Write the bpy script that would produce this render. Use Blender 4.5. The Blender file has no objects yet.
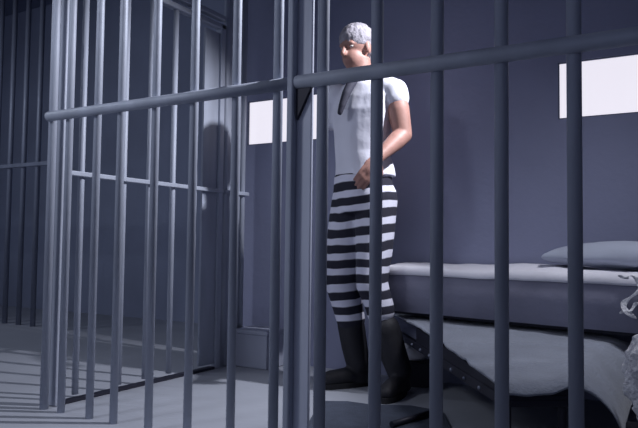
import bpy, bmesh, math, random
from mathutils import Vector, Matrix, noise
random.seed(7)
C = bpy.context.scene.collection
PI = math.pi

# ------------------------------------------------------------------ materials
def mat(name, col, rough=.6, metal=0., var=.0, scale=6., bump=0., bscale=40., emit=None, es=1., stretch=(1,1,1), sheen=0.):
    m = bpy.data.materials.new(name); m.use_nodes = True
    nt = m.node_tree; b = nt.nodes['Principled BSDF']
    b.inputs['Base Color'].default_value = (*col, 1)
    b.inputs['Roughness'].default_value = rough
    b.inputs['Metallic'].default_value = metal
    if sheen: b.inputs['Sheen Weight'].default_value = sheen
    tc = nt.nodes.new('ShaderNodeTexCoord'); mp = nt.nodes.new('ShaderNodeMapping')
    mp.inputs['Scale'].default_value = stretch
    nt.links.new(tc.outputs['Object'], mp.inputs['Vector'])
    if var:
        n = nt.nodes.new('ShaderNodeTexNoise'); n.inputs['Scale'].default_value = scale; n.inputs['Detail'].default_value = 5
        nt.links.new(mp.outputs[0], n.inputs['Vector'])
        r = nt.nodes.new('ShaderNodeValToRGB')
        r.color_ramp.elements[0].position = .3; r.color_ramp.elements[1].position = .7
        r.color_ramp.elements[0].color = (*[c*(1-var) for c in col], 1)
        r.color_ramp.elements[1].color = (*[min(1, c*(1+var)) for c in col], 1)
        nt.links.new(n.outputs['Fac'], r.inputs[0]); nt.links.new(r.outputs[0], b.inputs['Base Color'])
    if bump:
        n2 = nt.nodes.new('ShaderNodeTexNoise'); n2.inputs['Scale'].default_value = bscale; n2.inputs['Detail'].default_value = 4
        nt.links.new(mp.outputs[0], n2.inputs['Vector'])
        bp = nt.nodes.new('ShaderNodeBump'); bp.inputs['Strength'].default_value = bump; bp.inputs['Distance'].default_value = .01
        nt.links.new(n2.outputs['Fac'], bp.inputs['Height']); nt.links.new(bp.outputs[0], b.inputs['Normal'])
    if emit:
        b.inputs['Emission Color'].default_value = (*emit, 1); b.inputs['Emission Strength'].default_value = es
    return m

M = {}
M['bar']   = mat('painted_steel', (.36,.39,.475), .55, .1, .12, 9, .15, 60, stretch=(1,1,.25))
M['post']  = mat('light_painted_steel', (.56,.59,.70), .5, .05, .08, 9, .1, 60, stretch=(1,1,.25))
M['mat']  = mat('dark_floor_cover', (.045,.055,.085), .95, 0, .15, 20, .4, 120)
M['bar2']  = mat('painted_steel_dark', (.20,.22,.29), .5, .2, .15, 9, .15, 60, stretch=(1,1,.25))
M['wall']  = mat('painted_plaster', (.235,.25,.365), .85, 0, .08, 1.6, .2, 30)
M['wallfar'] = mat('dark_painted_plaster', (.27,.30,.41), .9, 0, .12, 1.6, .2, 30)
M['ceil']  = mat('ceiling_plaster', (.16,.18,.26), .9, 0, .06, 2)
M['floor'] = mat('polished_concrete', (.30,.315,.365), .5, 0, .10, 1.3, .15, 25)
M['glass'] = mat('lit_frosted_glass', (.3,.29,.31), .4, emit=(.80,.77,.86), es=1.0)
M['frame'] = mat('window_frame_paint', (.14,.16,.23), .6)
M['white'] = mat('white_cotton', (.72,.72,.82), .9, 0, .06, 5, .1, 60, sheen=.2)
M['sheet'] = mat('white_bed_sheet', (.78,.77,.84), .9, 0, .05, 4, .25, 25)
M['pillow']= mat('grey_pillow_case', (.36,.39,.48), .9, 0, .08, 5, .25, 30)
M['mattress']= mat('grey_mattress_ticking', (.25,.25,.33), .9, 0, .15, 3, .3, 40)
M['blanket']= mat('grey_wool_blanket', (.28,.305,.375), .95, 0, .10, 7, .5, 90, sheen=.3)
M['lace']  = mat('white_lace', (.75,.75,.85), .9, 0, .3, 60, .8, 120)
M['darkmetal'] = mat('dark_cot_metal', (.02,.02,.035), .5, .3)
M['rivet'] = mat('dull_rivet', (.25,.27,.34), .4, .6)
M['boot']  = mat('black_leather', (.008,.008,.014), .7, 0, .2, 20, .2, 50)
M['sole']  = mat('black_rubber', (.01,.01,.014), .8)
M['skin']  = mat('skin', (.38,.20,.165), .55, 0, .10, 12, .1, 60)
M['hair']  = mat('grey_hair', (.30,.28,.32), .8, 0, .25, 30, .6, 90)
M['cord']  = mat('dark_cord', (.03,.03,.05), .8)
M['eyewhite'] = mat('eye', (.5,.48,.46), .3)
M['box']   = mat('grey_enamel', (.36,.38,.47), .5, 0, .06, 4)
def stripes():
    m = bpy.data.materials.new('black_and_white_striped_cotton'); m.use_nodes = True
    nt = m.node_tree; b = nt.nodes['Principled BSDF']; b.inputs['Roughness'].default_value = .9
    tc = nt.nodes.new('ShaderNodeTexCoord'); sx = nt.nodes.new('ShaderNodeSeparateXYZ')
    nt.links.new(tc.outputs['Object'], sx.inputs[0])
    n = nt.nodes.new('ShaderNodeTexNoise'); n.inputs['Scale'].default_value = 5
    nt.links.new(tc.outputs['Object'], n.inputs['Vector'])
    a = nt.nodes.new('ShaderNodeMath'); a.operation = 'MULTIPLY_ADD'; a.inputs[1].default_value = .045
    nt.links.new(n.outputs['Fac'], a.inputs[0]); nt.links.new(sx.outputs['Z'], a.inputs[2])
    xs = nt.nodes.new('ShaderNodeMath'); xs.operation = 'MULTIPLY_ADD'; xs.inputs[1].default_value = -.10
    nt.links.new(sx.outputs['X'], xs.inputs[0]); nt.links.new(a.outputs[0], xs.inputs[2])
    d = nt.nodes.new('ShaderNodeMath'); d.operation = 'DIVIDE'; d.inputs[1].default_value = .0768
    nt.links.new(xs.outputs[0], d.inputs[0])
    f = nt.nodes.new('ShaderNodeMath'); f.operation = 'FRACT'; nt.links.new(d.outputs[0], f.inputs[0])
    r = nt.nodes.new('ShaderNodeValToRGB'); e = r.color_ramp.elements
    e[0].position = .0; e[0].color = (.015,.015,.03,1)
    e[1].position = .50; e[1].color = (.015,.015,.03,1)
    q = e.new(.56); q.color = (.66,.66,.78,1)
    q = e.new(.96); q.color = (.66,.66,.78,1)
    q = e.new(1.0); q.color = (.015,.015,.03,1)
    nt.links.new(f.outputs[0], r.inputs[0]); nt.links.new(r.outputs[0], b.inputs['Base Color'])
    return m
M['stripe'] = stripes()

# ------------------------------------------------------------------ helpers
def link_mesh(name, bm, m, parent=None, loc=None, smooth=False):
    me = bpy.data.meshes.new(name); bm.to_mesh(me); bm.free()
    if smooth:
        for p in me.polygons: p.use_smooth = True
    o = bpy.data.objects.new(name, me); C.objects.link(o)
    if isinstance(m, (list, tuple)):
        for x in m: me.materials.append(x)
    else: me.materials.append(m)
    if parent: o.parent = parent
    if loc: o.location = loc
    return o
def box(bm, x0, x1, y0, y1, z0, z1, bev=0):
    r = bmesh.ops.create_cube(bm, size=1)
    for v in r['verts']:
        v.co = Vector(((x0+x1)/2+v.co.x*(x1-x0), (y0+y1)/2+v.co.y*(y1-y0), (z0+z1)/2+v.co.z*(z1-z0)))
    if bev:
        es = list({e for v in r['verts'] for e in v.link_edges})
        bmesh.ops.bevel(bm, geom=es, offset=bev, segments=3, profile=.5, affect='EDGES')
    return bm
def boxm(*a, bev=0): return box(bmesh.new(), *a, bev=bev)
def tube(bm, p0, p1, r, seg=20, r2=None):
    p0 = Vector(p0); p1 = Vector(p1); d = p1-p0
    res = bmesh.ops.create_cone(bm, cap_ends=True, segments=seg, radius1=r, radius2=r2 or r, depth=d.length)
    Q = d.to_track_quat('Z','Y').to_matrix().to_4x4(); Q.translation = (p0+p1)/2
    bmesh.ops.transform(bm, matrix=Q, verts=res['verts'])
    return bm
def thing(name, label, cat, loc=(0,0,0), rz=0, group=None):
    o = bpy.data.objects.new(name, None); C.objects.link(o)
    o.location = loc; o.rotation_euler = (0,0,rz); o.empty_display_size = .1
    o['label'] = label; o['category'] = cat
    if group: o['group'] = group
    return o
def tag(o, label, cat, group=None):
    o['label'] = label; o['category'] = cat
    if group: o['group'] = group
    return o
def struct(name, bm, m, parent=None):
    o = link_mesh(name, bm, m, parent)
    if not parent: o['kind'] = 'structure'
    return o
def smooth_by_angle(o):
    for p in o.data.polygons: p.use_smooth = len(p.vertices) == 4
def bar(parent, x, y, z0, z1, r, m=None):
    bm = tube(bmesh.new(), (0,0,z0), (0,0,z1), r, 24)
    o = link_mesh('bar', bm, m or M['bar'], parent, (x,y,0)); smooth_by_angle(o); return o

# ------------------------------------------------------------------ the setting
CEIL = 3.3
XL, XR, YF, YB = -7.5, 1.6, -2.2, 3.35
XS = -2.457                      # plane of the side barred gate
D = 1.853                        # plane of the front bars
struct('floor', boxm(XL-.2, XR+.2, YF, 5.0, -.12, 0), M['floor'])
struct('ceiling', boxm(XL-.2, XR+.2, YF, 5.0, CEIL, CEIL+.12), M['ceil'])
wins = [(-2.53,-1.95), (-.645,.15)]
Z0, Z1 = 1.332, 1.612
bm = bmesh.new()
TH = .22
box(bm, XS-.09, XR, YB, YB+TH, 0, Z0)
box(bm, XS-.09, XR, YB, YB+TH, Z1, CEIL)
prev = XS-.09
for a, b in wins:
    if a > prev+.001: box(bm, prev, a, YB, YB+TH, Z0, Z1)
    prev = b
box(bm, prev, XR, YB, YB+TH, Z0, Z1)
struct('wall_back', bm, M['wall'])
struct('wall_right', boxm(XR, XR+.2, YF, YB+TH, 0, CEIL), M['wall'])
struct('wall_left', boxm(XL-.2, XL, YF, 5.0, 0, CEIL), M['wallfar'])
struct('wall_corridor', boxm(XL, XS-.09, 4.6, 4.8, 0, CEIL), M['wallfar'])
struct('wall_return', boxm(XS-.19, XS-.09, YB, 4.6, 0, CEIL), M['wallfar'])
for i, (a, b) in enumerate(wins):
    bm = bmesh.new(); t = .006
    for s in ((a,b,Z0,Z0+t),(a,b,Z1-t,Z1)): box(bm, s[0], s[1], YB+.005, YB+.03, s[2], s[3])
    for s in ((a,a+t),(b-t,b)): box(bm, s[0], s[1], YB+.005, YB+.03, Z0+t, Z1-t)
    w = struct('window_%d' % (i+1), bm, M['frame'])
    g = link_mesh('pane', boxm(a+t, b-t, YB+.014, YB+.022, Z0+t, Z1-t), M['glass'], w)
    g['label'] = 'brightly lit frosted pane'

# ------------------------------------------------------------------ front bars
BR = .0195
def rail(parent, x0, x1, y, z, r=.021):
    o = link_mesh('rail', tube(bmesh.new(), (x0,y,z), (x1,y,z), r, 24), M['bar'], parent); smooth_by_angle(o); return o
RZ = 1.242
g = thing('barred_gate', 'long left section of vertical steel bars in front of the lit cell floor', 'barred gate', (-1.83, D, 0))
def L(x): return x+1.83
bar(g, L(XS+.012), 0, 0, CEIL, .018)
for x in (-2.336, -2.164, -2.027, -1.84, -1.647, -1.451, -1.272): bar(g, L(x), 0, 0, CEIL, .0155 if x < -1.3 else .017)
rail(g, L(XS+.012), L(-1.195), -.022, RZ)
link_mesh('post', boxm(L(-1.208), L(-1.182), -.045, -.015, 0, CEIL, bev=.008), M['bar'], g)
g = thing('barred_partition', 'right section of vertical steel bars in front of the prisoner and the cots', 'barred partition', (-.5, D, 0))
def L(x): return x+.5
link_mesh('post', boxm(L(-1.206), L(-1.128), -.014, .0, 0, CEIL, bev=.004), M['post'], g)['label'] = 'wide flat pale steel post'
for x in (-1.094, -.898, -.700, -.509, -.315, -.118, .08, .28): bar(g, L(x), 0, 0, CEIL, BR)
rail(g, L(-1.18), L(1.3), -.022, RZ, .023)
bm = bmesh.new()  # shadow of the rail on the post, built as a dark plate
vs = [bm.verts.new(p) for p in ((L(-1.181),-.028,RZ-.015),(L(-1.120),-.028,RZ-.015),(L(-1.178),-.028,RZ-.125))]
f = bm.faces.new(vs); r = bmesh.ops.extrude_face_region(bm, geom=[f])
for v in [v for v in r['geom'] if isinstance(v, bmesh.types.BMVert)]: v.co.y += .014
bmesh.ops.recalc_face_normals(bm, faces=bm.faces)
link_mesh('rail_shadow_plate', bm, M['darkmetal'], g)['label'] = 'dark triangular plate shaped as the shadow under the rail'

# ------------------------------------------------------------------ side gate (receding from the left corner)
g = thing('side_gate', 'low barred gate receding behind the left front bars, with top beam and mid rail', 'barred gate', (XS, 2.5, 0))
def Y(y): return y-2.5
for y in (2.02, 2.10, 2.27, 2.44, 2.61, 2.78): bar(g, 0, Y(y), .03, 1.96, .0145)
o = link_mesh('stile', boxm(-.022,.022, Y(2.965), Y(3.005), .0, 1.99, bev=.006), M['bar'], g)
link_mesh('lock_plate', boxm(-.008,.008, Y(2.84), Y(2.965), .03, 1.93, bev=.003), M['bar'], g)['label'] = 'tall flat steel plate beside the stile'
link_mesh('stile', boxm(-.022,.022, Y(1.90), Y(1.935), .0, 1.99, bev=.006), M['bar'], g)
bm = bmesh.new(); box(bm, -.022,.022, Y(1.90), Y(3.005), 1.955, 1.985, bev=.006); box(bm, -.022,.022, Y(1.90), Y(3.005), 2.01, 2.04, bev=.006)
link_mesh('top_beam', bm, M['bar'], g)
link_mesh('mid_rail', boxm(.010,.032, Y(1.92), Y(3.0), 1.0, 1.022, bev=.004), M['bar'], g)
link_mesh('floor_track', boxm(-.02,.02, Y(1.93), Y(2.96), 0, .014), M['darkmetal'], g)['label'] = 'dark sliding track on the floor'
g = thing('side_partition', 'close-set steel posts between the low side gate and the left window', 'barred partition', (XS, 3.15, 0))
link_mesh('plate', boxm(-.008,.008, -.12,.0, .0,CEIL, bev=.003), M['bar'], g)['label'] = 'flat steel plate between the posts'
for y in (3.04, 3.16, 3.21): bar(g, 0, y-3.15, 0, CEIL, .0185)
link_mesh('mid_rail', boxm(.012,.034, -.13, .09, 1.0, 1.022, bev=.004), M['bar'], g)

# ------------------------------------------------------------------ dark bars of the far cell
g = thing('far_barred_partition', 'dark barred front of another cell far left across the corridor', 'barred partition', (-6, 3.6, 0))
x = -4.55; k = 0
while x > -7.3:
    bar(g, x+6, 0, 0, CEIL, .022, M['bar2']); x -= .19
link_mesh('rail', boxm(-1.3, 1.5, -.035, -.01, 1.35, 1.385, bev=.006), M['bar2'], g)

# ------------------------------------------------------------------ cloth helpers
def grid_solid(name, nx, ny, ftop, fbot, m, parent=None):
    """closed slab: two grids of points joined round the rim"""
    bm = bmesh.new()
    T = [[bm.verts.new(ftop(i/nx, j/ny)) for j in range(ny+1)] for i in range(nx+1)]
    B = [[bm.verts.new(fbot(i/nx, j/ny)) for j in range(ny+1)] for i in range(nx+1)]
    for i in range(nx):
        for j in range(ny):
            bm.faces.new((T[i][j],T[i+1][j],T[i+1][j+1],T[i][j+1]))
            bm.faces.new((B[i][j],B[i][j+1],B[i+1][j+1],B[i+1][j]))
    for i in range(nx):
        bm.faces.new((T[i][0],B[i][0],B[i+1][0],T[i+1][0])); bm.faces.new((T[i][ny],T[i+1][ny],B[i+1][ny],B[i][ny]))
    for j in range(ny):
        bm.faces.new((T[0][j],T[0][j+1],B[0][j+1],B[0][j])); bm.faces.new((T[nx][j],B[nx][j],B[nx][j+1],T[nx][j+1]))
    bmesh.ops.recalc_face_normals(bm, faces=bm.faces)
    return link_mesh(name, bm, m, parent, smooth=True)
def nz(x, y, z=0, s=1.): return noise.noise(Vector((x*s, y*s, z)))

# ------------------------------------------------------------------ wall bunk (upper)
F0 = Vector((-1.42, 3.04)); F1 = Vector((.75, 2.56))      # front edge
def bunk_xy(u, v, inset=0, back=3.335):
    p = F0.lerp(F1, u); n = Vector((0,1)); return p.x, p.y+inset + v*(back-p.y-inset)
g = thing('wall_bunk', 'steel bunk shelf fixed to the back wall under the grey mattress', 'bunk', (-.4, 3.345, 0))
bm = bmesh.new()
pts = [(F0.x+.02, F0.y+.07), (F1.x-.02, F1.y+.07), (F1.x-.02, 3.35), (F0.x+.02, 3.35)]
vs = [bm.verts.new((a+.4, b-3.345, .366)) for a, b in pts]
f = bm.faces.new(vs); r = bmesh.ops.extrude_face_region(bm, geom=[f])
for v in [v for v in r['geom'] if isinstance(v, bmesh.types.BMVert)]: v.co.z += .018
bmesh.ops.recalc_face_normals(bm, faces=bm.faces)
link_mesh('shelf', bm, M['darkmetal'], g)
for x in (.25, .6):
    bm = bmesh.new()
    vs = [bm.verts.new(p) for p in ((x+.4,.005,.365),(x+.4,-.3,.365),(x+.4,.005,.12))]
    f = bm.faces.new(vs); r = bmesh.ops.extrude_face_region(bm, geom=[f])
    for v in [v for v in r['geom'] if isinstance(v, bmesh.types.BMVert)]: v.co.x += .02
    bmesh.ops.recalc_face_normals(bm, faces=bm.faces)
    link_mesh('bracket', bm, M['darkmetal'], g)
def rim(u, v, r=.04):
    e = min(u*2.2, (1-u)*2.2, v*.6, (1-v)*.6)
    return 0 if e >= r else (1-math.sqrt(max(0, 1-(1-e/r)**2)))*r
def mt_top(u, v):
    x, y = bunk_xy(u, v, 0)
    return (x, y + (.006*nz(x,0,3,5) if v < .01 else 0), .585 - rim(u,v,.02)*.8 + .02*math.sin(v*PI*.5) + .006*nz(x,y,1,4))
def mt_bot(u, v):
    x, y = bunk_xy(u, v, .008)
    return (x, y, .385)
o = grid_solid('mattress', 90, 26, mt_top, mt_bot, M['mattress'])
tag(o, 'thick grey mattress on the wall bunk, under the white sheet', 'mattress')
def sh_top(u, v):
    if v < .06:
        q = v/.06; x, y = bunk_xy(u, 0, 0); return (x, y-.007-.003*nz(x,0,2,9), .565+.022*q+.005*nz(x,0,7,6))
    v2 = (v-.06)/.94; x, y = bunk_xy(u, v2*.985, 0)
    return (x, y-.004*(1-v2), .597 + .022*math.sin(v2*PI*.5) + .008*nz(x,y,1,4) + .006*nz(x,y,9,11) + max(0,nz(x,y,4,2.2))*.02)
def sh_bot(u, v):
    a = sh_top(u, v); return (a[0], a[1]+(.002 if v<.06 else 0), a[2]-(.000 if v<.06 else .006))
o = grid_solid('bed_sheet', 120, 40, sh_top, sh_bot, M['sheet'])
tag(o, 'white sheet spread over the thick grey mattress by the back wall', 'sheet')
def pillow(cx, cy, cz, lx, ly, h, rz):
    bm = bmesh.new(); bmesh.ops.create_uvsphere(bm, u_segments=48, v_segments=24, radius=1)
    for v in bm.verts:
        x, y, z = v.co
        k = (abs(x)**2.6+abs(y)**2.6)
        s = max(abs(x), abs(y)); l = math.hypot(x, y)
        if l > 1e-6: f = 1 + (l/s-1)*.75; x, y = x*f, y*f
        zz = z*(1-.35*max(0, abs(x*y))) 
        v.co = Vector((x*lx*.93, y*ly*.93, (zz*h if z > 0 else zz*h*.6) + .008*nz(x,y,z,3)))
    o = link_mesh('pillow', bm, M['pillow'], None, (cx,cy,cz), smooth=True); o.rotation_euler.z = rz
    return o
o = pillow(-.28, 3.12, .664, .42, .18, .074, -.04)
tag(o, 'soft grey pillow lying on the white sheet against the back wall', 'pillow')

# ------------------------------------------------------------------ low cot, standing askew
YAW = .537
CA = .627; CO = (-.546, 1.985)
ct = thing('low_cot', 'low dark metal cot standing askew behind the right-hand bars', 'cot', (CO[0], CO[1], 0), CA)
# local: x to the right along the near end, y along its length; the cot widens away from the bars
CL, CZ = 1.62, .262
def wr(y): return .25+.45*min(1, y/.9)
def slab(z0, z1, ins=0, y1=None, rise=0):
    y1 = y1 or 1.12
    bm = bmesh.new()
    pts = [(ins,ins),(wr(0)-ins,ins),(wr(.9)-ins,.9),(wr(.9)-ins,y1),(ins,y1)]
    vs = [bm.verts.new((x,y,z0)) for x,y in pts]
    f = bm.faces.new(vs); r = bmesh.ops.extrude_face_region(bm, geom=[f])
    for v in [v for v in r['geom'] if isinstance(v, bmesh.types.BMVert)]: v.co.z = z1 + (rise if v.co.y > .5 else 0)
    bmesh.ops.recalc_face_normals(bm, faces=bm.faces); return bm
bm = slab(CZ-.012, CZ, .01)
box(bm, .008, .033, .02, CL, CZ-.035, CZ, bev=.004)
box(bm, .033, wr(0)-.02, .015, .04, CZ-.035, CZ-.012, bev=.004)
link_mesh('frame', bm, M['darkmetal'], ct)
for x, y in ((.03,.04),(wr(0)-.04,.05),(.03,CL-.05),(wr(.9)-.05,.85)):
    link_mesh('leg', tube(bmesh.new(), (x,y,0), (x,y,CZ-.012), .014, 14), M['darkmetal'], ct)
for k in range(9):
    bm = bmesh.new(); bmesh.ops.create_icosphere(bm, subdivisions=2, radius=.008)
    link_mesh('rivet', bm, M['rivet'], ct, (.008, .06+.16*k, CZ-.019), smooth=True)
def cw(x, y, z):
    c, q = math.cos(CA), math.sin(CA)
    return (CO[0]+x*c-y*q, CO[1]+x*q+y*c, z)
o = link_mesh('mattress', slab(CZ+.001, CZ+.022, .012, rise=.045), M['darkmetal'], None, (CO[0],CO[1],0)); o.rotation_euler.z = CA
tag(o, 'thin dark pad on the low cot, hidden under the grey blanket', 'mattress')
def bl(u, v, off=0.):
    y = v*CL
    W0 = wr(y); over = .23
    s_ = u*(W0+over)-.006; x = s_
    z = .298 + .052*min(1,y/.95) + .004*nz(x,y,1,6) + .003*nz(x,y,5,16)
    hang = max(0, 1-v/.012)
    z -= hang*(.014 + .010*math.sin(x*11+.6) + .005*nz(x,0,8,14))
    yy = max(y, -.004) - .012*hang
    z += .009*math.exp(-((y-.60-.15*x)/.02)**2) + .007*math.exp(-((y-.32+.25*x)/.02)**2)
    t = max(0, (s_-(W0-.02))/(over+.014))
    z += .015*max(0,1-y/.7)*math.exp(-((s_-W0+.04)/.05)**2)
    x = min(s_, W0-.02) + (over*.75)*math.sin(min(1,t)*1.2)/math.sin(1.2)
    z -= .20*t**1.6*(1-.45*min(1,y/.9)) 
    yy += .06*t*t
    yy = yy/CL*min(CL, (3.325-CO[1]-max(0,x)*math.sin(CA))/math.cos(CA)-.02)
    return cw(x, yy, z-off)
o = grid_solid('blanket', 70, 90, lambda u,v: bl(u,v), lambda u,v: bl(u,v,.008), M['blanket'])
tag(o, 'rumpled grey blanket draped over the low cot, sagging at its right corner', 'blanket')
# lace cloth: crumpled heap on a small stool
def cam_xy(X, Dp): 
    return (X*math.cos(YAW)-Dp*math.sin(YAW), X*math.sin(YAW)+Dp*math.cos(YAW))
sx, sy = cam_xy(1.045, 1.99)
st = thing('low_stool', 'low dark stool under the white lace cloth', 'stool', (sx, sy, 0), .3)
link_mesh('seat', boxm(-.10,.10,-.10,.10,.14,.165, bev=.006), M['darkmetal'], st)
for a, b in ((-.08,-.08),(.08,-.08),(-.08,.08),(.08,.08)): link_mesh('leg', tube(bmesh.new(), (a,b,0),(a,b,.14),.012,12), M['darkmetal'], st)
bm = bmesh.new(); bmesh.ops.create_icosphere(bm, subdivisions=6, radius=1)
for v in bm.verts:
    p = v.co.copy(); n1 = noise.noise(p*2.0); n2 = noise.noise(Vector((p.x*6,p.y*6,p.z*3)))
    k = 1+.22*n1+.16*n2+.06*noise.noise(p*16)
    z = p.z*.17*(1+.1*n1)
    v.co = Vector((p.x*.115*k, p.y*.10*k, max(z, -.157)))
lo = link_mesh('lace_cloth', bm, M['lace'], None, (sx, sy, .325), smooth=True)
tag(lo, 'crumpled white lace cloth piled beside the sagging corner of the grey blanket', 'cloth')
bm = bmesh.new()
rb = Vector((-.2565+.004, 2.783-.026)); BA = math.atan2(-.48, 2.17)
def strip(pts, w, th=.003):
    L_ = []
    for i, (a, c) in enumerate(pts):
        p = Vector((rb.x + a*1.3*math.cos(BA), rb.y + a*1.3*math.sin(BA) + .008*math.sin(i*1.3), c))
        d = Vector((math.cos(BA+.4*math.sin(i*.9)), math.sin(BA+.4*math.sin(i*.9)), .3*math.sin(i*1.7)))*w*(1+.3*math.sin(i*2.3))
        L_.append((bm.verts.new(p-d), bm.verts.new(p+d), bm.verts.new(p+d+Vector((0,th,th))), bm.verts.new(p-d+Vector((0,th,th)))))
    for q0, q1 in zip(L_, L_[1:]):
        for k in range(4): bm.faces.new((q0[k], q0[(k+1)%4], q1[(k+1)%4], q1[k]))
    bm.faces.new(L_[0]); bm.faces.new(L_[-1][::-1])
strip([(-.05+.09*(i/12)+.008*math.sin(i*1.1), .605-.03*(i/12)-.012*math.sin(i*.9)-.004*i*(i>6)) for i in range(13)], .010)
strip([(.0+.025*math.sin(i*.7)-.002*i, .60-.016*i) for i in range(11)], .013)
strip([(-.045+.007*i, .455+.006*i+.010*math.sin(i*1.2)) for i in range(10)], .009)
bmesh.ops.recalc_face_normals(bm, faces=bm.faces)
o = link_mesh('lace_ribbon', bm, M['lace'], None, smooth=True)
md = o.modifiers.new('s', 'SUBSURF'); md.levels = md.render_levels = 2
tag(o, 'curled white lace ribbon hanging over the front of the thick grey mattress', 'ribbon')
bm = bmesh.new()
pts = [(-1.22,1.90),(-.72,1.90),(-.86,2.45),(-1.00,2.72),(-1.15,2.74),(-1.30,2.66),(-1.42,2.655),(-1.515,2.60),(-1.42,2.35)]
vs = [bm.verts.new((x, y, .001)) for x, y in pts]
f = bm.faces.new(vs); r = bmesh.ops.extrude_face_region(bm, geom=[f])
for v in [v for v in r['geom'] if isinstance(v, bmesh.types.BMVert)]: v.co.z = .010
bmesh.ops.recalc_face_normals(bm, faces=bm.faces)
o = link_mesh('dark_floor_sheet', bm, M['mat'], None)  # thin dark slab covering this part of the floor
tag(o, 'thin dark sheet on the cell floor in front of the black boots', 'mat')
o = link_mesh('rod', tube(bmesh.new(), (-1.07,2.36,.023),(-1.0,2.66,.023), .012, 14), M['darkmetal'], None); smooth_by_angle(o)
tag(o, 'short black rod lying on the dark floor sheet', 'rod')
# pale bundle on a dark crate under the bunk
bx_, by_ = cam_xy(.50, 3.43)
o = link_mesh('crate', boxm(-.09,.09,-.07,.07,0,.12, bev=.004), M['darkmetal'], None, (bx_, by_, 0)); o.rotation_euler.z = YAW
tag(o, 'small dark crate on the floor under the wall bunk', 'crate')
bm = bmesh.new(); bmesh.ops.create_icosphere(bm, subdivisions=4, radius=1)
for v in bm.verts:
    p = v.co; k = 1+.12*noise.noise(p*1.7); v.co = Vector((p.x*.075*k, p.y*.06*k, p.z*.052))
o = link_mesh('cloth_bundle', bm, M['sheet'], None, (bx_, by_, .173), smooth=True); o.rotation_euler.z = YAW
tag(o, 'pale rounded cloth bundle beside the black boot, under the bunk', 'bundle')

# ------------------------------------------------------------------ box in the back corner
t = thing('storage_box', 'small grey box on the floor below the left window', 'box', (-2.30, 3.2, 0))
link_mesh('body', boxm(-.12,.12,-.1,.1,0,.19, bev=.006), M['box'], t)
link_mesh('lid', boxm(-.126,.126,-.106,.106,.19,.215, bev=.005), M['box'], t)

# ------------------------------------------------------------------ prisoner
P = thing('person', 'grey-haired person in white t-shirt, striped prison trousers and black boots', 'person', (-1.560, 2.945, 0), YAW)
P.scale = (1.01,1.01,1.01)
FW = Vector((-.72,-.69,0)).normalized()     # facing: to the left and towards the bars
LF = Vector((-FW.y, FW.x, 0)); LF = Vector((.69,-.72,0)).normalized()
def loft(bm, secs, seg=28):
    """secs: (centre, a, b, [axisA, axisB]) elliptical sections"""
    rings = []
    for s in secs:
        c, a, b = Vector(s[0]), s[1], s[2]
        A = Vector(s[3]) if len(s) > 3 else LF; B = Vector(s[4]) if len(s) > 4 else FW
        rings.append([bm.verts.new(c + A*a*math.cos(2*PI*i/seg) + B*b*math.sin(2*PI*i/seg)) for i in range(seg)])
    for r0, r1 in zip(rings, rings[1:]):
        for i in range(seg): bm.faces.new((r0[i], r0[(i+1)%seg], r1[(i+1)%seg], r1[i]))
    bm.faces.new(rings[0][::-1]); bm.faces.new(rings[-1])
def capsule(bm, pts):
    """pts: (point, radius) chain; spheres at joints"""
    for p, r in pts:
        res = bmesh.ops.create_uvsphere(bm, u_segments=16, v_segments=10, radius=r)
        for v in res['verts']: v.co += Vector(p)
    for (p, r), (q, s) in zip(pts, pts[1:]):
        p = Vector(p); q = Vector(q); d = q-p
        if d.length < 1e-5: continue
        res = bmesh.ops.create_cone(bm, cap_ends=True, segments=20, radius1=r, radius2=s, depth=d.length)
        Q = d.to_track_quat('Z','Y').to_matrix().to_4x4(); Q.translation = (p+q)/2
        bmesh.ops.transform(bm, matrix=Q, verts=res['verts'])
def ell(bm, c, A, B, Cc, a, b, d):
    res = bmesh.ops.create_uvsphere(bm, u_segments=32, v_segments=20, radius=1)
    for v in res['verts']: v.co = Vector(c) + A*v.co.x*a + B*v.co.y*b + Cc*v.co.z*d
def remeshed(name, bm, m, voxel, smooth_it=4, parent=P, disp=None):
    bmesh.ops.recalc_face_normals(bm, faces=bm.faces)
    me = bpy.data.meshes.new('tmp'); bm.to_mesh(me); bm.free()
    o = bpy.data.objects.new('tmp', me); C.objects.link(o)
    md = o.modifiers.new('r', 'REMESH'); md.mode = 'VOXEL'; md.voxel_size = voxel
    s = o.modifiers.new('s', 'SMOOTH'); s.iterations = smooth_it; s.factor = .5
    dg = bpy.context.evaluated_depsgraph_get(); dg.update()
    nm = bpy.data.meshes.new_from_object(o.evaluated_get(dg)); bpy.data.objects.remove(o)
    for p in nm.polygons: p.use_smooth = True
    if disp:
        for v in nm.vertices: v.co = v.co + v.normal*disp(v.co)
    nm.materials.clear(); nm.materials.append(m)
    x = bpy.data.objects.new(name, nm); C.objects.link(x); x.parent = parent
    return x
# joints
shN = Vector((.195,-.10,1.46)); elN = Vector((.235,-.12,1.235)); wrN = Vector((.105,-.235,1.105))
shF = Vector((-.095,.09,1.455)); elF = Vector((.0,.19,1.21)); wrF = Vector((.06,.21,.97))
hipN = Vector((.115,-.055,.93)); knN = Vector((.095,-.10,.52)); anN = Vector((.225,-.12,.09))
hipF = Vector((.01,.05,.93)); knF = Vector((-.035,.06,.52)); anF = Vector((.04,.06,.09))
headC = Vector((.012,-.01,1.685))
FACE = (FW + Vector((0,0,-.22))).normalized(); UP = (Vector((0,0,1)) + FW*.22).normalized(); SIDE = FACE.cross(UP).normalized()
bm = bmesh.new()
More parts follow.
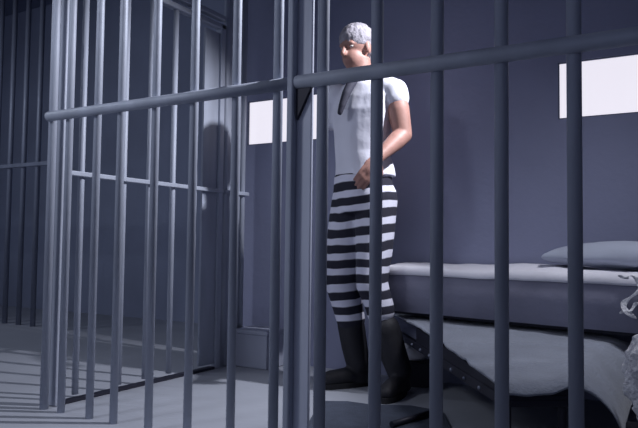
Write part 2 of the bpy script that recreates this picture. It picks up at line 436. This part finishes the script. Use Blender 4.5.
# trunk and neck
loft(bm, [((.05,0,.88),.13,.10),((.05,0,.97),.155,.105),((.035,0,1.10),.125,.09),((.04,0,1.22),.14,.10),((.045,0,1.34),.155,.11),
          ((.05,0,1.43),.165,.10),((.05,0,1.485),.12,.08),((.045,0,1.515),.065,.065),((.035,-.005,1.58),.055,.06),((.025,-.01,1.64),.055,.06)])
# head: cranium, jaw, nose, ears, brow
ell(bm, headC+UP*.03-FACE*.012, SIDE, FACE, UP, .074, .093, .088)
ell(bm, headC-UP*.045+FACE*.028, SIDE, FACE, UP, .055, .060, .062)
ell(bm, headC-UP*.085+FACE*.052, SIDE, FACE, UP, .028, .026, .022)
ell(bm, headC+UP*.022+FACE*.068, SIDE, FACE, UP, .050, .016, .012)
capsule(bm, [(headC+UP*.012+FACE*.083,.009),(headC-UP*.022+FACE*.102,.014)])
ell(bm, headC-UP*.050+FACE*.080, SIDE, FACE, UP, .022, .010, .006)
ell(bm, headC-UP*.062+FACE*.079, SIDE, FACE, UP, .019, .010, .006)
for s in (-1,1): ell(bm, headC-UP*.008-FACE*.006+SIDE*s*.076, SIDE, FACE, UP, .010, .020, .032)
# arms
capsule(bm, [(shN,.048),(shN.lerp(elN,.45),.055),(elN,.045),(elN.lerp(wrN,.3),.044),(wrN,.026)])
capsule(bm, [(shF,.052),(shF.lerp(elF,.45),.046),(elF,.038),(elF.lerp(wrF,.3),.037),(wrF,.025)])
# hands: palm, four fingers, thumb
def hand(wr, d, out, side):
    d = d.normalized(); out = (out - d*out.dot(d)).normalized(); w = d.cross(out).normalized()*side
    ell(bm, wr+d*.048, d, w, out, .052, .040, .016)
    for k, ln in enumerate((.070,.080,.075,.058)):
        b = wr+d*.085 + w*(.030-.020*k)
        b1 = b+d*ln*.45+out*(-.006); b2 = b1+d*ln*.32-out*.016; b3 = b2+d*ln*.18-out*.018
        capsule(bm, [(wr+d*.045+w*(.026-.017*k),.010),(b,.0095),(b1,.009),(b2,.0082),(b3,.0072)])
    t0 = wr+d*.022+w*.028; t1 = t0+d*.028+w*.026; t2 = t1+d*.030+w*.008-out*.01; t3 = t2+d*.022-w*.003-out*.008
    capsule(bm, [(t0,.014),(t1,.012),(t2,.0105),(t3,.009)])
hand(wrN, Vector((-.55,-.12,-.80)), Vector((.1,-1,0)), -1)
hand(wrF, Vector((.1,.05,-1)), Vector((0,1,0)), 1)
# legs
capsule(bm, [(hipN,.085),(hipN.lerp(knN,.5),.070),(knN,.052),(knN.lerp(anN,.3),.052),(anN,.034)])
capsule(bm, [(hipF,.085),(hipF.lerp(knF,.5),.070),(knF,.052),(knF.lerp(anF,.3),.052),(anF,.034)])
def foot(an, d, r=.034):
    d = d.normalized(); 
    capsule(bm, [(an,r),(an-d*.03-Vector((0,0,.045)),r*.95),(an+d*.07-Vector((0,0,.04)),r*.95),(an+d*.15-Vector((0,0,.05)),r*.72)])
dF = Vector((-.88,-.42,0)); dN = Vector((-.42,-.9,0))
foot(anF, dF); foot(anN, dN)
remeshed('body', bm, M['skin'], .0055, 5)
# eyes
for s in (-1,1):
    b2 = bmesh.new(); ell(b2, headC+UP*.008+FACE*.066+SIDE*s*.030, SIDE, FACE, UP, .011,.010,.006)
    link_mesh('eye', b2, M['eyewhite'], P, smooth=True)
# hair
bm = bmesh.new()
ell(bm, headC+UP*.046-FACE*.016, SIDE, FACE, UP, .084, .098, .084)
ell(bm, headC-UP*.010-FACE*.052, SIDE, FACE, UP, .070, .050, .062)
hair = remeshed('hair', bm, M['hair'], .006, 3, disp=lambda c: .004*noise.noise(c*60))
# t-shirt
bm = bmesh.new()
loft(bm, [((.062,0,1.035),.172,.125),((.058,0,1.09),.165,.120),((.045,0,1.16),.150,.115),((.045,0,1.26),.158,.122),((.048,0,1.36),.172,.128),
          ((.05,0,1.43),.178,.112),((.05,0,1.485),.14,.09),((.046,0,1.515),.082,.078)])
capsule(bm, [(shN-LF*.03,.070),(shN+Vector((0,0,-.008)),.064),(shN.lerp(elN,.20),.063)])
capsule(bm, [(shF+LF*.03,.070),(shF,.070),(shF+Vector((-.015,.01,-.10)),.066)])
remeshed('t_shirt', bm, M['white'], .008, 4, disp=lambda c: .007*noise.noise(Vector((c.x*9,c.y*9,c.z*3)))+.001*noise.noise(c*22))
# trousers
bm = bmesh.new()
loft(bm, [((.055,0,.86),.165,.125),((.055,0,.95),.175,.128),((.052,0,1.05),.160,.118)])
capsule(bm, [(hipN,.108),(hipN.lerp(knN,.5),.092),(knN,.078),(knN.lerp(anN,.30),.070)])
capsule(bm, [(hipF,.112),(hipF.lerp(knF,.5)-Vector((.015,0,0)),.100),(knF-Vector((.01,0,0)),.088),(knF.lerp(anF,.45),.074)])
remeshed('trousers', bm, M['stripe'], .008, 4, disp=lambda c: .009*noise.noise(Vector((c.x*10,c.y*10,c.z*5))))
# boots
def boot(an, kn, d, lift=0):
    d = d.normalized(); bm = bmesh.new(); s = Vector((-d.y,d.x,0))
    top = an.lerp(kn, .50)
    capsule(bm, [(top,.069),(an.lerp(kn,.25),.066),(an+Vector((0,0,.02)),.060)])
    loft(bm, [(Vector((an.x,an.y,.012))-d*.01,.05,.088,s,d),(Vector((an.x,an.y,.09)),.045,.062,s,d)])
    capsule(bm, [(Vector((an.x,an.y,.05))-d*.035,.043),(Vector((an.x,an.y,.05))+d*.06,.046),(Vector((an.x,an.y,.045))+d*.15,.042),(Vector((an.x,an.y,.04))+d*.19,.034)])
    for v in bm.verts: v.co.z = max(v.co.z, .02)
    o = remeshed('boot', bm, M['boot'], .007, 3)
    b2 = bmesh.new(); n = 28; ring = []
    for i in range(n):
        a = 2*PI*i/n; c, q = math.cos(a), math.sin(a)
        w = .045+.006*c; ring.append(Vector((an.x,an.y,0))+d*(.075+.155*c)+s*w*q)
    lo = [b2.verts.new(p+Vector((0,0,.0))) for p in ring]; hi = [b2.verts.new(p+Vector((0,0,.026))) for p in ring]
    b2.faces.new(lo[::-1]); b2.faces.new(hi)
    for i in range(n): b2.faces.new((lo[i],lo[(i+1)%n],hi[(i+1)%n],hi[i]))
    link_mesh('sole', b2, M['sole'], o)
boot(anF, knF, dF); boot(anN, knN, dN)
# dark cord from the neck down over the chest
bm = bmesh.new()
pts = [Vector(p) for p in ((.012,-.070,1.535),(-.012,-.115,1.49),(-.040,-.140,1.43),(-.060,-.145,1.37),(-.070,-.142,1.335))]
capsule(bm, [(p, r) for p, r in zip(pts, (.020,.024,.021,.017,.013))])
o = remeshed('neck_cord', bm, M['cord'], .005, 2); o['label'] = 'dark band hanging from the neck over the shirt'

# ------------------------------------------------------------------ light
def area(name, loc, target, size, power, col, sy=None, spread=None):
    l = bpy.data.lights.new(name, 'AREA'); l.energy = power; l.color = col; l.size = size
    if sy: l.shape = 'RECTANGLE'; l.size_y = sy
    if spread: l.spread = spread
    o = bpy.data.objects.new(name, l); C.objects.link(o); o.location = loc
    o.rotation_euler = (Vector(target)-Vector(loc)).to_track_quat('-Z','Y').to_euler(); return o
def spot(name, loc, target, power, col, ang, blend=.6, r=.05):
    l = bpy.data.lights.new(name, 'SPOT'); l.energy = power; l.color = col; l.spot_size = math.radians(ang); l.spot_blend = blend; l.shadow_soft_size = r
    o = bpy.data.objects.new(name, l); C.objects.link(o); o.location = loc
    o.rotation_euler = (Vector(target)-Vector(loc)).to_track_quat('-Z','Y').to_euler(); return o
spot('window_light_spot', (-.2, 2.95, 2.5), (-3.1, 1.85, 0), 360, (.90,.92,1.0), 60, .7, .03)  # unseen spot inside the cell, added in place of light from the windows
spot('left_bars_fill', (-2.6, .1, 2.45), (-2.15, 1.85, .8), 95, (.84,.89,1.0), 74, 1.0, .25)  # unseen spot, cone shaped to light the left bars and leave the right dimmer
area('far_corridor_fill', (-5.2, 1.6, 2.55), (-5.0, 2.6, 0),   .6, 21, (.80,.87,1.0))  # added fill with no fixture, lifts the dark far-left corridor
spot('bunk_fill', (.1, 2.35, 2.55), (-.55, 2.8, .4), 95, (.90,.92,1.0), 62, 1.0, .25)  # added overhead fill, brightens the sheet and blanket
w = bpy.data.worlds.new('World'); bpy.context.scene.world = w; w.use_nodes = True
bg = w.node_tree.nodes['Background']; bg.inputs[0].default_value = (.50,.56,.78,1); bg.inputs[1].default_value = .42

# ------------------------------------------------------------------ camera
f_, yaw, pitch, roll = 663.69, .537, .0488, .012
cam = bpy.data.cameras.new('camera'); co = bpy.data.objects.new('camera', cam); C.objects.link(co)
cam.sensor_width = 36; cam.lens = f_/638*36; cam.clip_start = .05
fw = Vector((-math.sin(yaw)*math.cos(pitch), math.cos(yaw)*math.cos(pitch), math.sin(pitch)))
rt = Vector((math.cos(yaw), math.sin(yaw), 0)); up = rt.cross(fw)
c, s = math.cos(roll), math.sin(roll); r2 = rt*c+up*s; u2 = up*c-rt*s
mtx = Matrix((( r2.x,u2.x,-fw.x,0),(r2.y,u2.y,-fw.y,0),(r2.z,u2.z,-fw.z,.7),(0,0,0,1)))
co.matrix_world = mtx
sc = bpy.context.scene; sc.camera = co
sc.view_settings.view_transform = 'Standard'; sc.view_settings.look = 'None'
sc.view_settings.gamma = 1; sc.view_settings.exposure = 0; sc.view_settings.use_curve_mapping = False
